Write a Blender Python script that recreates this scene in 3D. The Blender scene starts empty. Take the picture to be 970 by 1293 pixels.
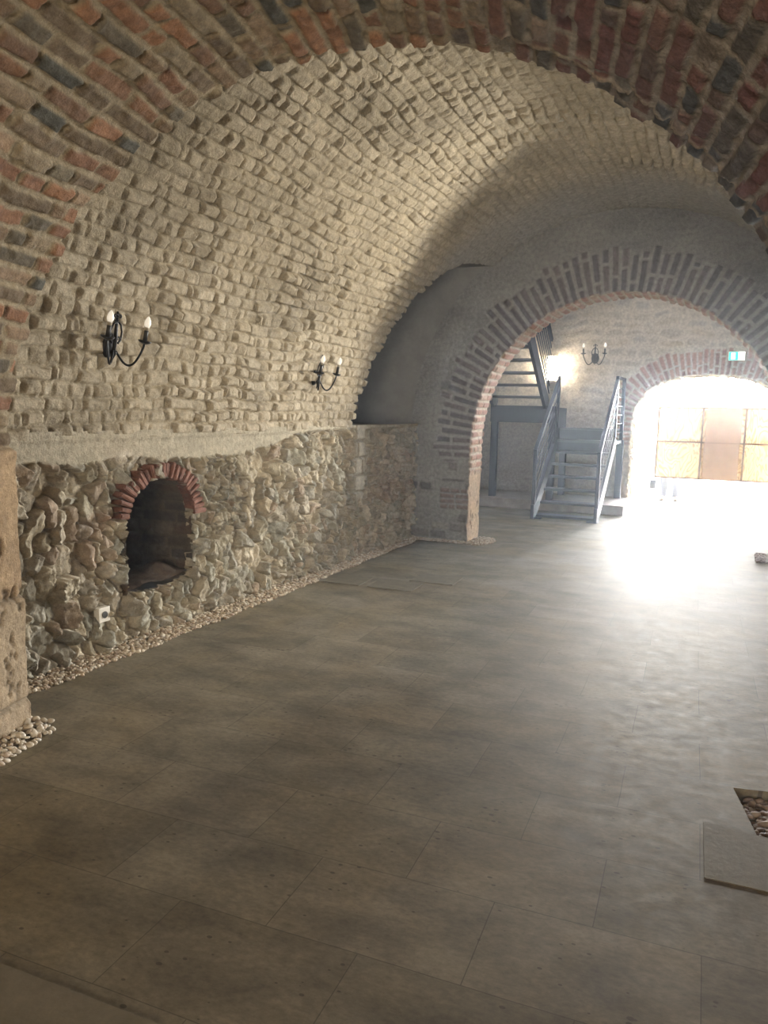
import bpy, bmesh, math, random
import numpy as np
from mathutils import Vector, Matrix

random.seed(7)
C = bpy.context.scene.collection
PI = math.pi

# ------------------------------------------------------------------ noise helpers (numpy)
def H(i, j=0, seed=0):
    i = np.asarray(i).astype(np.int64); j = np.asarray(j).astype(np.int64)
    x = (i * 374761393 + j * 668265263 + seed * 1442695041) & 0xFFFFFFFF
    x = ((x ^ (x >> 13)) * 1274126177) & 0xFFFFFFFF
    x = ((x ^ (x >> 16)) * 2246822519) & 0xFFFFFFFF
    x = x ^ (x >> 15)
    return (x & 0xFFFFFF) / float(0x1000000)

def vn(x, y, seed=0):
    xi = np.floor(x); yi = np.floor(y); fx = x - xi; fy = y - yi
    fx = fx * fx * (3 - 2 * fx); fy = fy * fy * (3 - 2 * fy)
    a = H(xi, yi, seed); b = H(xi + 1, yi, seed); c = H(xi, yi + 1, seed); d = H(xi + 1, yi + 1, seed)
    return (a * (1 - fx) + b * fx) * (1 - fy) + (c * (1 - fx) + d * fx) * fy

def fbm(x, y, seed=0, o=4):
    s = 0; a = .5; t = 0
    for k in range(o):
        s = s + a * vn(x * 2 ** k, y * 2 ** k, seed + 17 * k); t += a; a *= .5
    return s / t

def sm(a, b, x):
    t = np.clip((x - a) / (b - a), 0, 1); return t * t * (3 - 2 * t)

def bricks(u, v, h, L, joint, seed, warp=.012, rnd=.012, jit=.28):
    """u across the courses, v along them -> mask 0..1 (rounded pillow), row, col, local tilt coordinates"""
    u = u + warp * (fbm(u * 3, v * 3, seed + 5, 3) - .5) * 2
    v = v + warp * (fbm(u * 5 + 9, v * 5, seed + 6, 3) - .5) * 2
    row = np.floor(u / h); fu = u / h - row
    Lr = L * (.75 + .5 * H(row, 3, seed))
    vv = v / Lr + H(row, 11, seed) * 7
    col = np.floor(vv); fv = vv - col
    j0 = jit * (H(row, col, seed + 1) - .5) * 2
    j1 = 1 + jit * (H(row, col + 1, seed + 1) - .5) * 2
    lo = fv < j0; hi = fv > j1
    jm = jit * (H(row, col - 1, seed + 1) - .5) * 2 - 1
    jp = 2 + jit * (H(row, col + 2, seed + 1) - .5) * 2
    a = np.where(lo, jm, np.where(hi, j1, j0)); b = np.where(lo, j0, np.where(hi, jp, j1))
    colid = col + np.where(hi, 1, 0) - np.where(lo, 1, 0)
    du = np.minimum(fu, 1 - fu) * h; dv = np.minimum(fv - a, b - fv) * Lr
    du = np.maximum(du - joint / 2, -joint); dv = np.maximum(dv - joint / 2, -joint)
    e = rnd - np.sqrt(np.maximum(rnd - du, 0) ** 2 + np.maximum(rnd - dv, 0) ** 2)
    mask = sm(-.003, rnd * .9, e)
    return mask, row, colid, (fu - .5), ((fv - a) / np.maximum(b - a, .01) - .5)

def voro(x, y, cell, seed, jit=.9):
    xi = np.floor(x / cell); yi = np.floor(y / cell)
    f1 = np.full(x.shape, 1e9); f2 = f1.copy(); ia = np.zeros(x.shape); ib = ia.copy(); ox = ia.copy(); oy = ia.copy()
    for di in (-2, -1, 0, 1, 2):
        for dj in (-2, -1, 0, 1, 2):
            i = xi + di; j = yi + dj
            px = (i + .5 + jit * (H(i, j, seed) - .5)) * cell; py = (j + .5 + jit * (H(i, j, seed + 1) - .5)) * cell
            an = 1 + .6 * (H(i, j, seed + 2) - .5)
            dx = x - px; dy = y - py
            d = np.sqrt((dx * an) ** 2 + (dy / an) ** 2) + .03 * cell * H(i, j, seed + 3) - .3 * cell * (H(i, j, seed + 4) > .75)
            n = d < f1
            f2 = np.where(n, f1, np.minimum(f2, d))
            ia = np.where(n, i, ia); ib = np.where(n, j, ib); ox = np.where(n, dx, ox); oy = np.where(n, dy, oy)
            f1 = np.where(n, d, f1)
    return f1, f2, ia, ib, ox, oy

def mixc(a, b, t):
    t = np.asarray(t)[..., None]; return np.asarray(a) * (1 - t) + np.asarray(b) * t

def palette(cols, r):
    cols = np.array(cols, float); k = np.minimum((r * len(cols)).astype(int), len(cols) - 1); return cols[k]

# ------------------------------------------------------------------ materials
def mat(name, col=(.5, .5, .5), rough=.6, metal=0, attr=None, nscale=12, namt=.25, bump=.0, bscale=60, emit=None, estr=0, spec=.5, bdist=.004, grain=.5):
    m = bpy.data.materials.new(name); m.use_nodes = True; nt = m.node_tree; N = nt.nodes; Lk = nt.links
    b = N['Principled BSDF']; b.inputs['Roughness'].default_value = rough; b.inputs['Metallic'].default_value = metal
    b.inputs['Specular IOR Level'].default_value = spec
    geo = N.new('ShaderNodeNewGeometry')
    no = N.new('ShaderNodeTexNoise'); no.inputs['Scale'].default_value = nscale; no.inputs['Detail'].default_value = 6
    Lk.new(geo.outputs['Position'], no.inputs['Vector'])
    mr = N.new('ShaderNodeMapRange'); mr.inputs[1].default_value = .25; mr.inputs[2].default_value = .75
    mr.inputs[3].default_value = 1 - namt; mr.inputs[4].default_value = 1 + namt
    Lk.new(no.outputs['Fac'], mr.inputs[0])
    nf = N.new('ShaderNodeTexNoise'); nf.inputs['Scale'].default_value = nscale * 4.5; nf.inputs['Detail'].default_value = 5; nf.inputs['Roughness'].default_value = .7
    Lk.new(geo.outputs['Position'], nf.inputs['Vector'])
    mf = N.new('ShaderNodeMapRange'); mf.inputs[1].default_value = .3; mf.inputs[2].default_value = .7; mf.inputs[3].default_value = 1 - namt * grain; mf.inputs[4].default_value = 1 + namt * grain
    Lk.new(nf.outputs['Fac'], mf.inputs[0]); mm = N.new('ShaderNodeMath'); mm.operation = 'MULTIPLY'; Lk.new(mr.outputs[0], mm.inputs[0]); Lk.new(mf.outputs[0], mm.inputs[1])
    mx = N.new('ShaderNodeVectorMath'); mx.operation = 'SCALE'
    if attr:
        at = N.new('ShaderNodeAttribute'); at.attribute_name = attr; Lk.new(at.outputs['Color'], mx.inputs[0])
    else:
        mx.inputs[0].default_value = col
    Lk.new(mm.outputs[0], mx.inputs['Scale']); Lk.new(mx.outputs[0], b.inputs['Base Color'])
    if bump:
        n2 = N.new('ShaderNodeTexNoise'); n2.inputs['Scale'].default_value = bscale; n2.inputs['Detail'].default_value = 8; n2.inputs['Roughness'].default_value = .65
        Lk.new(geo.outputs['Position'], n2.inputs['Vector'])
        bp = N.new('ShaderNodeBump'); bp.inputs['Strength'].default_value = bump; bp.inputs['Distance'].default_value = bdist
        Lk.new(n2.outputs['Fac'], bp.inputs['Height']); Lk.new(bp.outputs[0], b.inputs['Normal'])
    if emit:
        b.inputs['Emission Color'].default_value = (*emit, 1); b.inputs['Emission Strength'].default_value = estr
    return m

M = {}
M['masonry'] = mat('masonry', attr='Col', rough=.9, nscale=26, namt=.26, bump=1, bscale=42, bdist=.012, spec=.25, grain=.9)
M['plaster'] = mat('plaster', attr='Col', rough=.95, nscale=6, namt=.12, bump=.6, bscale=30, spec=.2)
M['ochre_brick'] = mat('ochre_brick', (.21, .105, .08), .9, nscale=14, namt=.55, bump=1, bscale=60)
M['steel'] = mat('painted_steel', (.020, .026, .048), .6, spec=.3, nscale=3, namt=.1)
M['tread'] = mat('tread_steel', (.055, .06, .08), .45, .2, nscale=30, namt=.15)
M['iron'] = mat('wrought_iron', (.012, .012, .014), .32, .6, nscale=30, namt=.2)
M['candle'] = mat('candle_sleeve', (.014, .013, .013), .5, 0)
M['bulb'] = mat('frosted_bulb', (.93, .9, .82), .25, 0, namt=.02, emit=(1, .95, .85), estr=.09)
M['collar'] = mat('bulb_collar', (.42, .38, .30), .35, .3, namt=.05)
M['pebble'] = mat('pebble', attr='Col', rough=.7, nscale=60, namt=.15)
M['bed'] = mat('gravel_bed', (.16, .13, .10), .95, nscale=40, namt=.4, bump=1, bscale=90)
M['slab'] = mat('pale_slab', (.19, .168, .122), .75, spec=.15, nscale=14, namt=.14, bump=.4, bscale=45)
M['block'] = mat('platform_stone', (.30, .26, .22), .8, nscale=10, namt=.2, bump=.5, bscale=30)
M['white_plastic'] = mat('white_plastic', (.75, .73, .68), .4, namt=.03)
M['hole'] = mat('dark_plastic', (.05, .05, .05), .5, namt=.03)
M['green'] = mat('exit_green', (.0, .30, .17), .4, namt=.02, emit=(.0, .62, .40), estr=.5)
M['exit_white'] = mat('exit_white', (.85, .95, .92), .4, namt=.02, emit=(.85, 1, .95), estr=1.0)
M['lamp_glow'] = mat('lamp_glow', (1, .95, .85), .4, namt=.01, emit=(1, .88, .68), estr=14)
M['lamp_body'] = mat('lamp_body', (.35, .33, .30), .4, .3, namt=.05)
M['frame_wood'] = mat('frame_wood', (.12, .078, .05), .6, nscale=8, namt=.2)
M['brown_board'] = mat('brown_board', (.27, .178, .105), .6, nscale=5, namt=.12)
M['white_metal'] = mat('white_metal', (.8, .8, .8), .4, namt=.02)
M['grey_metal'] = mat('grey_metal', (.10, .105, .12), .4, .4, namt=.1)
M['jeans'] = mat('jeans', (.08, .10, .15), .9, nscale=60, namt=.2)
M['shirt'] = mat('shirt', (.25, .26, .30), .9, nscale=60, namt=.1)
M['skin'] = mat('skin', (.55, .33, .24), .55, namt=.04)
M['hair'] = mat('hair', (.05, .035, .025), .6, nscale=80, namt=.4)
M['shoe'] = mat('shoe', (.10, .10, .11), .5)
M['ground'] = mat('pale_ground', (.40, .385, .355), .85, nscale=4, namt=.1)
M['shade_hood'] = mat('dark_shade_hood', (.10, .09, .08), .95, nscale=4, namt=.1)  # dark finish of the added roof and sides outside the door
M['eye'] = mat('eye', (.02, .015, .01), .2)

def ply():
    m = bpy.data.materials.new('plywood'); m.use_nodes = True; N = m.node_tree.nodes; Lk = m.node_tree.links; b = N['Principled BSDF']
    g = N.new('ShaderNodeNewGeometry'); mp = N.new('ShaderNodeMapping'); mp.inputs['Scale'].default_value = (2.2, 1, .9)
    Lk.new(g.outputs['Position'], mp.inputs[0])
    no = N.new('ShaderNodeTexNoise'); no.inputs['Scale'].default_value = 1.6; no.inputs['Detail'].default_value = 2; no.inputs['Distortion'].default_value = .6
    Lk.new(mp.outputs[0], no.inputs['Vector'])
    mu = N.new('ShaderNodeMath'); mu.operation = 'MULTIPLY'; mu.inputs[1].default_value = 26; Lk.new(no.outputs['Fac'], mu.inputs[0])
    fr = N.new('ShaderNodeMath'); fr.operation = 'PINGPONG'; fr.inputs[1].default_value = 1; Lk.new(mu.outputs[0], fr.inputs[0])
    cr = N.new('ShaderNodeValToRGB'); cr.color_ramp.elements[0].position = .05; cr.color_ramp.elements[0].color = (.40, .25, .12, 1)
    cr.color_ramp.elements[1].position = .6; cr.color_ramp.elements[1].color = (.66, .51, .30, 1)
    Lk.new(fr.outputs[0], cr.inputs[0]); Lk.new(cr.outputs[0], b.inputs['Base Color']); b.inputs['Roughness'].default_value = .5
    return m
M['plywood'] = ply()

def floor_mat():
    m = bpy.data.materials.new('stone_pavers'); m.use_nodes = True; N = m.node_tree.nodes; Lk = m.node_tree.links; b = N['Principled BSDF']
    g = N.new('ShaderNodeNewGeometry')
    rot = N.new('ShaderNodeVectorRotate'); rot.rotation_type = 'Z_AXIS'; rot.inputs['Angle'].default_value = -math.radians(2.475)
    Lk.new(g.outputs['Position'], rot.inputs['Vector'])
    # warp slightly so the joints are not ruler straight
    ad = N.new('ShaderNodeVectorMath'); ad.operation = 'ADD'; ad.inputs[1].default_value = (.175, -.29, 0)
    Lk.new(rot.outputs[0], ad.inputs[0])
    nw = N.new('ShaderNodeTexNoise'); nw.inputs['Scale'].default_value = 2.5; Lk.new(g.outputs['Position'], nw.inputs['Vector'])
    ws = N.new('ShaderNodeVectorMath'); ws.operation = 'MULTIPLY_ADD'; ws.inputs[1].default_value = (.012, .012, 0)
    Lk.new(nw.outputs['Color'], ws.inputs[0]); Lk.new(ad.outputs[0], ws.inputs[2])
    br = N.new('ShaderNodeTexBrick'); br.offset = .5; br.offset_frequency = 2; br.squash = 1
    br.inputs['Scale'].default_value = 1; br.inputs['Brick Width'].default_value = .59; br.inputs['Row Height'].default_value = .378
    br.inputs['Mortar Size'].default_value = .0017; br.inputs['Mortar Smooth'].default_value = .3; br.inputs['Bias'].default_value = 0
    br.inputs['Color1'].default_value = (0, 0, 0, 1); br.inputs['Color2'].default_value = (1, 1, 1, 1); br.inputs['Mortar'].default_value = (.5, .5, .5, 1)
    Lk.new(ws.outputs[0], br.inputs['Vector'])
    # stone tone per paver
    cr = N.new('ShaderNodeValToRGB'); e = cr.color_ramp.elements
    e[0].position = 0; e[0].color = (.158, .138, .098, 1); e[1].position = 1; e[1].color = (.20, .177, .132, 1)
    k = e.new(.5); k.color = (.177, .159, .116, 1)
    Lk.new(br.outputs['Color'], cr.inputs[0])
    # travertine clouding and veins
    mp = N.new('ShaderNodeMapping'); mp.inputs['Scale'].default_value = (1.3, 2.0, 1); Lk.new(rot.outputs[0], mp.inputs[0])
    n1 = N.new('ShaderNodeTexNoise'); n1.inputs['Scale'].default_value = 2.2; n1.inputs['Detail'].default_value = 8; n1.inputs['Roughness'].default_value = .62; n1.inputs['Distortion'].default_value = .25
    Lk.new(mp.outputs[0], n1.inputs['Vector'])
    m1 = N.new('ShaderNodeMapRange'); m1.inputs[1].default_value = .3; m1.inputs[2].default_value = .7; m1.inputs[3].default_value = .68; m1.inputs[4].default_value = 1.45
    Lk.new(n1.outputs['Fac'], m1.inputs[0])
    sc = N.new('ShaderNodeVectorMath'); sc.operation = 'SCALE'; Lk.new(cr.outputs[0], sc.inputs[0]); Lk.new(m1.outputs[0], sc.inputs['Scale'])
    nq = N.new('ShaderNodeTexNoise'); nq.inputs['Scale'].default_value = 24; nq.inputs['Detail'].default_value = 7; nq.inputs['Roughness'].default_value = .75; Lk.new(mp.outputs[0], nq.inputs['Vector'])
    mq_ = N.new('ShaderNodeMapRange'); mq_.inputs[1].default_value = .3; mq_.inputs[2].default_value = .7; mq_.inputs[3].default_value = .72; mq_.inputs[4].default_value = 1.3; Lk.new(nq.outputs['Fac'], mq_.inputs[0])
    sc2_ = N.new('ShaderNodeVectorMath'); sc2_.operation = 'SCALE'; Lk.new(sc.outputs[0], sc2_.inputs[0]); Lk.new(mq_.outputs[0], sc2_.inputs['Scale']); sc = sc2_
    # ochre staining in broad patches
    ns_ = N.new('ShaderNodeTexNoise'); ns_.inputs['Scale'].default_value = 1.1; ns_.inputs['Detail'].default_value = 4; Lk.new(g.outputs['Position'], ns_.inputs['Vector'])
    mst = N.new('ShaderNodeMapRange'); mst.inputs[1].default_value = .45; mst.inputs[2].default_value = .65; mst.inputs[3].default_value = 0; mst.inputs[4].default_value = .6; Lk.new(ns_.outputs['Fac'], mst.inputs[0])
    mst2 = N.new('ShaderNodeMix'); mst2.data_type = 'RGBA'; mst2.blend_type = 'MULTIPLY'; Lk.new(mst.outputs[0], mst2.inputs['Factor']); Lk.new(sc.outputs[0], mst2.inputs[6]); mst2.inputs[7].default_value = (.98, .86, .62, 1)
    # pores
    mp2 = N.new('ShaderNodeMapping'); mp2.inputs['Scale'].default_value = (1, 1.6, 1); Lk.new(rot.outputs[0], mp2.inputs[0])
    vo = N.new('ShaderNodeTexVoronoi'); vo.inputs['Scale'].default_value = 19; Lk.new(mp2.outputs[0], vo.inputs['Vector'])
    n3 = N.new('ShaderNodeTexNoise'); n3.inputs['Scale'].default_value = 5; n3.inputs['Detail'].default_value = 3; Lk.new(g.outputs['Position'], n3.inputs['Vector'])
    th = N.new('ShaderNodeMapRange'); th.inputs[1].default_value = .46; th.inputs[2].default_value = .72; th.inputs[3].default_value = .04; th.inputs[4].default_value = .24
    Lk.new(n3.outputs['Fac'], th.inputs[0])
    lt = N.new('ShaderNodeMath'); lt.operation = 'LESS_THAN'; Lk.new(vo.outputs['Distance'], lt.inputs[0]); Lk.new(th.outputs[0], lt.inputs[1])
    mo = N.new('ShaderNodeMath'); mo.operation = 'MAXIMUM'
    Lk.new(lt.outputs[0], mo.inputs[0]); Lk.new(br.outputs['Fac'], mo.inputs[1])
    mxx = N.new('ShaderNodeMix'); mxx.data_type = 'RGBA'
    ms = N.new('ShaderNodeMath'); ms.operation = 'MULTIPLY'; ms.inputs[1].default_value = .62; Lk.new(mo.outputs[0], ms.inputs[0])
    Lk.new(ms.outputs[0], mxx.inputs['Factor']); Lk.new(mst2.outputs[2], mxx.inputs[6]); mxx.inputs[7].default_value = (.05, .043, .032, 1)
    Lk.new(mxx.outputs[2], b.inputs['Base Color'])
    # roughness
    n4 = N.new('ShaderNodeTexNoise'); n4.inputs['Scale'].default_value = 9; n4.inputs['Detail'].default_value = 7; n4.inputs['Roughness'].default_value = .7; Lk.new(mp.outputs[0], n4.inputs['Vector'])
    m4 = N.new('ShaderNodeMapRange'); m4.inputs[1].default_value = .3; m4.inputs[2].default_value = .7; m4.inputs[3].default_value = .60; m4.inputs[4].default_value = .76
    Lk.new(n4.outputs['Fac'], m4.inputs[0]); Lk.new(m4.outputs[0], b.inputs['Roughness'])
    # relief: waviness, joints, pores, slight lippage of each paver
    n5 = N.new('ShaderNodeTexNoise'); n5.inputs['Scale'].default_value = 110; n5.inputs['Detail'].default_value = 6; n5.inputs['Roughness'].default_value = .7; Lk.new(mp.outputs[0], n5.inputs['Vector'])
    hh = N.new('ShaderNodeMath'); hh.operation = 'MULTIPLY_ADD'; hh.inputs[1].default_value = -1.2; Lk.new(mo.outputs[0], hh.inputs[0]); Lk.new(n5.outputs['Fac'], hh.inputs[2])
    h2 = N.new('ShaderNodeMath'); h2.operation = 'MULTIPLY_ADD'; h2.inputs[1].default_value = .4; Lk.new(br.outputs['Color'], h2.inputs[0]); Lk.new(hh.outputs[0], h2.inputs[2]); b.inputs['Specular IOR Level'].default_value = .17
    bp = N.new('ShaderNodeBump'); bp.inputs['Strength'].default_value = .08; bp.inputs['Distance'].default_value = .002
    Lk.new(h2.outputs[0], bp.inputs['Height']); Lk.new(bp.outputs[0], b.inputs['Normal'])
    return m
M['floor'] = floor_mat()

# ------------------------------------------------------------------ object helpers
def link(name, me, m, parent=None):
    o = bpy.data.objects.new(name, me); C.objects.link(o)
    if m is not None: me.materials.append(m)
    if parent is not None: o.parent = parent
    return o

def grid_mesh(name, P, col, m, keep=None, flip=False, parent=None):
    nu, nv = P.shape[:2]
    idx = np.arange(nu * nv).reshape(nu, nv)
    a = idx[:-1, :-1]; b = idx[1:, :-1]; c = idx[1:, 1:]; d = idx[:-1, 1:]
    q = np.stack([a, d, c, b] if flip else [a, b, c, d], -1).reshape(-1, 4)
    V = P.reshape(-1, 3); K = col.reshape(-1, 3)
    if keep is not None:
        kf = (keep[:-1, :-1] & keep[1:, :-1] & keep[1:, 1:] & keep[:-1, 1:]).reshape(-1); q = q[kf]
        used = np.unique(q); rm = np.zeros(nu * nv, int); rm[used] = np.arange(len(used)); q = rm[q]; V = V[used]; K = K[used]
    return raw_mesh(name, V, q, K, m, parent)

def raw_mesh(name, V, q, K, m, parent=None, smooth=True):
    me = bpy.data.meshes.new(name); n = q.shape[1]
    me.vertices.add(len(V)); me.vertices.foreach_set('co', V.astype(np.float32).ravel())
    me.loops.add(q.size); me.loops.foreach_set('vertex_index', q.astype(np.int32).ravel())
    me.polygons.add(len(q)); me.polygons.foreach_set('loop_start', (np.arange(len(q)) * n).astype(np.int32))
    me.polygons.foreach_set('loop_total', np.full(len(q), n, np.int32))
    me.polygons.foreach_set('use_smooth', np.full(len(q), smooth, bool))
    me.update(calc_edges=True); me.validate()
    if K is not None:
        at = me.color_attributes.new('Col', 'FLOAT_COLOR', 'POINT')
        at.data.foreach_set('color', np.c_[np.clip(K, .005, .95), np.ones(len(K))].astype(np.float32).ravel())
    return link(name, me, m, parent)

def struct(o): o['kind'] = 'structure'; return o
def tag(o, label, cat, group=None, kind=None):
    o['label'] = label; o['category'] = cat
    if group: o['group'] = group
    if kind: o['kind'] = kind
    return o
def empty(name, loc, rz=0, label=None, cat=None, group=None):
    o = bpy.data.objects.new(name, None); C.objects.link(o); o.location = loc; o.rotation_euler = (0, 0, rz)
    o.empty_display_size = .1
    if label: tag(o, label, cat, group)
    return o

class MB:
    def __init__(s): s.bm = bmesh.new()
    def box(s, lo, hi, mtx=None):
        lo = Vector(lo); hi = Vector(hi); c = (lo + hi) / 2; d = hi - lo
        T = Matrix.Translation(c) @ Matrix.Diagonal((*d, 1))
        if mtx: T = mtx @ T
        bmesh.ops.create_cube(s.bm, size=1, matrix=T); return s
    def beam(s, a, b, w, h, up=(0, 0, 1)):
        a = Vector(a); b = Vector(b); d = b - a; L = d.length; d.normalize(); up = Vector(up)
        x = d.cross(up).normalized(); z = x.cross(d)
        R = Matrix((x, d, z)).transposed().to_4x4()
        bmesh.ops.create_cube(s.bm, size=1, matrix=Matrix.Translation((a + b) / 2) @ R @ Matrix.Diagonal((w, L, h, 1))); return s
    def tube(s, pts, r, n=10, close=True):
        pts = [Vector(p) for p in pts]; rr = r if isinstance(r, (list, tuple)) else [r] * len(pts)
        rings = []; prev = None
        for i, p in enumerate(pts):
            d = (pts[min(i + 1, len(pts) - 1)] - pts[max(i - 1, 0)]).normalized()
            if prev is None:
                x = d.orthogonal().normalized()
            else:
                x = (prev - d * prev.dot(d)).normalized()
            prev = x; y = d.cross(x)
            rings.append([s.bm.verts.new(p + (x * math.cos(2 * PI * k / n) + y * math.sin(2 * PI * k / n)) * rr[i]) for k in range(n)])
        for A, B in zip(rings, rings[1:]):
            for k in range(n): s.bm.faces.new((A[k], A[(k + 1) % n], B[(k + 1) % n], B[k]))
        if close:
            s.bm.faces.new(rings[0][::-1]); s.bm.faces.new(rings[-1])
        return s
    def lathe(s, prof, o=(0, 0, 0), n=20):
        o = Vector(o); rings = [[s.bm.verts.new(o + Vector((r * math.cos(2 * PI * k / n), r * math.sin(2 * PI * k / n), z))) for k in range(n)] for r, z in prof]
        for A, B in zip(rings, rings[1:]):
            for k in range(n): s.bm.faces.new((A[k], A[(k + 1) % n], B[(k + 1) % n], B[k]))
        if prof[0][0] > 1e-5: s.bm.faces.new(rings[0][::-1])
        if prof[-1][0] > 1e-5: s.bm.faces.new(rings[-1])
        return s
    def poly(s, pts, thick):
        vs = [s.bm.verts.new(p) for p in pts]; f = s.bm.faces.new(vs)
        r = bmesh.ops.extrude_face_region(s.bm, geom=[f]); bmesh.ops.translate(s.bm, verts=[v for v in r['geom'] if isinstance(v, bmesh.types.BMVert)], vec=thick); return s
    def build(s, name, m, parent=None, smooth=False, bevel=0):
        if bevel: bmesh.ops.bevel(s.bm, geom=list(s.bm.edges), offset=bevel, segments=2, affect='EDGES', profile=.5)
        bmesh.ops.recalc_face_normals(s.bm, faces=s.bm.faces)
        me = bpy.data.meshes.new(name); s.bm.to_mesh(me); s.bm.free()
        if smooth:
            for p in me.polygons: p.use_smooth = True
        return link(name, me, m, parent)

# ------------------------------------------------------------------ surface relief recipes (return height, colour)
def rubble(x, z, cell, seed, amp=1.0):
    wx = x + .035 * (fbm(x * 9, z * 9, seed + 40, 2) - .5) * 2; wz = z + .035 * (fbm(x * 9 + 5, z * 9, seed + 41, 2) - .5) * 2
    f1, f2, ia, ib, ox, oz = voro(wx * 1.15, wz * .95, cell, seed)
    e = f2 - f1; mask = sm(.004, .026, e)
    r1 = H(ia, ib, seed + 7); r2 = H(ia, ib, seed + 8); r3 = H(ia, ib, seed + 9); r4 = H(ia, ib, seed + 10)
    lost = r4 < .10
    tilt = (ox * (r2 - .5) + oz * (r3 - .5)) / cell
    hgt = mask * (.012 + .034 * r1 + .055 * tilt) * np.where(lost, .15, 1)
    # facets within a stone
    g1, g2, ja, jb, px, pz = voro(wx, wz, cell * .42, seed + 60)
    hgt = hgt + mask * .014 * (H(ja, jb, seed + 61) - .3) + .022 * (fbm(x * 22, z * 22, seed + 3, 4) - .5)
    pal = palette([(.30, .28, .22), (.27, .275, .235), (.38, .34, .26), (.17, .16, .14), (.36, .33, .28), (.19, .205, .19), (.40, .34, .25), (.27, .20, .155), (.26, .26, .235), (.50, .46, .38)], H(ia, ib, seed + 12))
    pal = mixc(pal, (.36, .33, .265), .38) * (.85 + .3 * H(ja, jb, seed + 62))[..., None]
    mort = mixc((.46, .41, .32), (.34, .30, .235), fbm(x * 6, z * 6, seed + 30, 3))
    col = mixc(mort, pal, mask * np.where(lost, 0, 1) * .92) * 1.22
    return hgt * amp, col

def porous(u, v, seed):
    n = fbm(u * 14, v * 22, seed, 4); p = sm(.60, .74, n) * sm(.35, .6, fbm(u * 3, v * 3, seed + 2, 2))
    h = -.014 * p + .014 * (fbm(u * 7, v * 7, seed + 1, 4) - .5)
    c = mixc((.46, .34, .215), (.33, .245, .165), fbm(u * 5, v * 8, seed + 4, 4)); c = mixc(c, (.12, .085, .06), p * .8)
    return h, c

# ------------------------------------------------------------------ arch profile
def profile(cx, spring, hw, rise, n, z0, ds):
    """points and outward (away from opening) normals from left foot over the crown to right foot"""
    th = np.linspace(PI, 0, 900); c = np.cos(th); s = np.sin(th)
    ax = cx + hw * np.sign(c) * np.abs(c) ** (2 / n); az = spring + rise * np.abs(s) ** (2 / n)
    pts = np.r_[[[cx - hw, z0]], np.c_[ax, az], [[cx + hw, z0]]]
    d = np.r_[0, np.cumsum(np.hypot(*np.diff(pts, axis=0).T))]
    N = int(d[-1] / ds); s_ = np.linspace(0, d[-1], N)
    X = np.interp(s_, d, pts[:, 0]); Z = np.interp(s_, d, pts[:, 1])
    k = max(3, int(.03 / ds)); tx = np.gradient(X); tz = np.gradient(Z)
    ker = np.ones(k) / k; tx = np.convolve(np.pad(tx, k, 'edge'), ker, 'same')[k:-k]; tz = np.convolve(np.pad(tz, k, 'edge'), ker, 'same')[k:-k]
    L = np.hypot(tx, tz); return s_, X, Z, -tz / L, tx / L     # normal left of travel = outward

VC = (-1.13, 1.30, 2.28)          # main vault: centre x, springing, radius
Y1 = 8.35                          # wall with the middle arch
YF = 13.0                          # end wall of the stair room

# ================================================================== FLOOR
a0 = math.radians(12.6)
AX = np.array([math.cos(a0), math.sin(a0)]); BX = np.array([-math.sin(a0), math.cos(a0)])
def ab(a, b, z=0): p = AX * a + BX * b; return (float(p[0]), float(p[1]), z)
pit = (.816, 1.9, 2.0, 3.196)
mb = MB()
def quad(a1, a2, b1, b2):
    vs = [mb.bm.verts.new(ab(*q)) for q in ((a1, b1), (a2, b1), (a2, b2), (a1, b2))]; mb.bm.faces.new(vs)
quad(-8, pit[0], -6, 16); quad(pit[1], 9, -6, 16); quad(pit[0], pit[1], -6, pit[2]); quad(pit[0], pit[1], pit[3], 16)
# pit sides
for (p, q) in (((pit[0], pit[2]), (pit[0], pit[3])), ((pit[0], pit[3]), (pit[1], pit[3]))):
    mb.bm.faces.new([mb.bm.verts.new(v) for v in (ab(*p), ab(*q), ab(*q, -.09), ab(*p, -.09))])
struct(mb.build('floor', M['floor']))
mb = MB(); mb.bm.faces.new([mb.bm.verts.new(ab(a, b, -.075)) for a, b in ((pit[0], pit[2]), (pit[1], pit[2]), (pit[1], pit[3]), (pit[0], pit[3]))])
struct(mb.build('floor_pit', M['bed']))

# ================================================================== LEFT RUBBLE WALL (with oven niche)
XW = -3.41
def niche_sd(y, z):
    dy = np.abs(y - 3.91)
    d = np.maximum(dy - .31, .32 - z)
    return np.where(z > .78, np.hypot(y - 3.91, (z - .78) * 1.24) - .31, d)
ys = np.arange(2.1, Y1 + .02, .0075); zs = np.arange(-.03, 1.345, .0075)
Yg, Zg = np.meshgrid(ys, zs, indexing='ij')  # relief grid
hg, cg = rubble(Yg * (1 + .25 * sm(4.3, 5.2, Yg)), Zg * .92, .088, 3, 2.0)
# bigger stones mixed near the floor at the near end, smaller away
h2, c2 = rubble(Yg * 1.15, Zg, .135, 23, 2.1); w = (fbm(Yg * 1.3, Zg * 1.3, 77, 2) > .52)
hg = np.where(w, h2, hg) - .02; cg = np.where(w[..., None], c2, cg)
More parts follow.
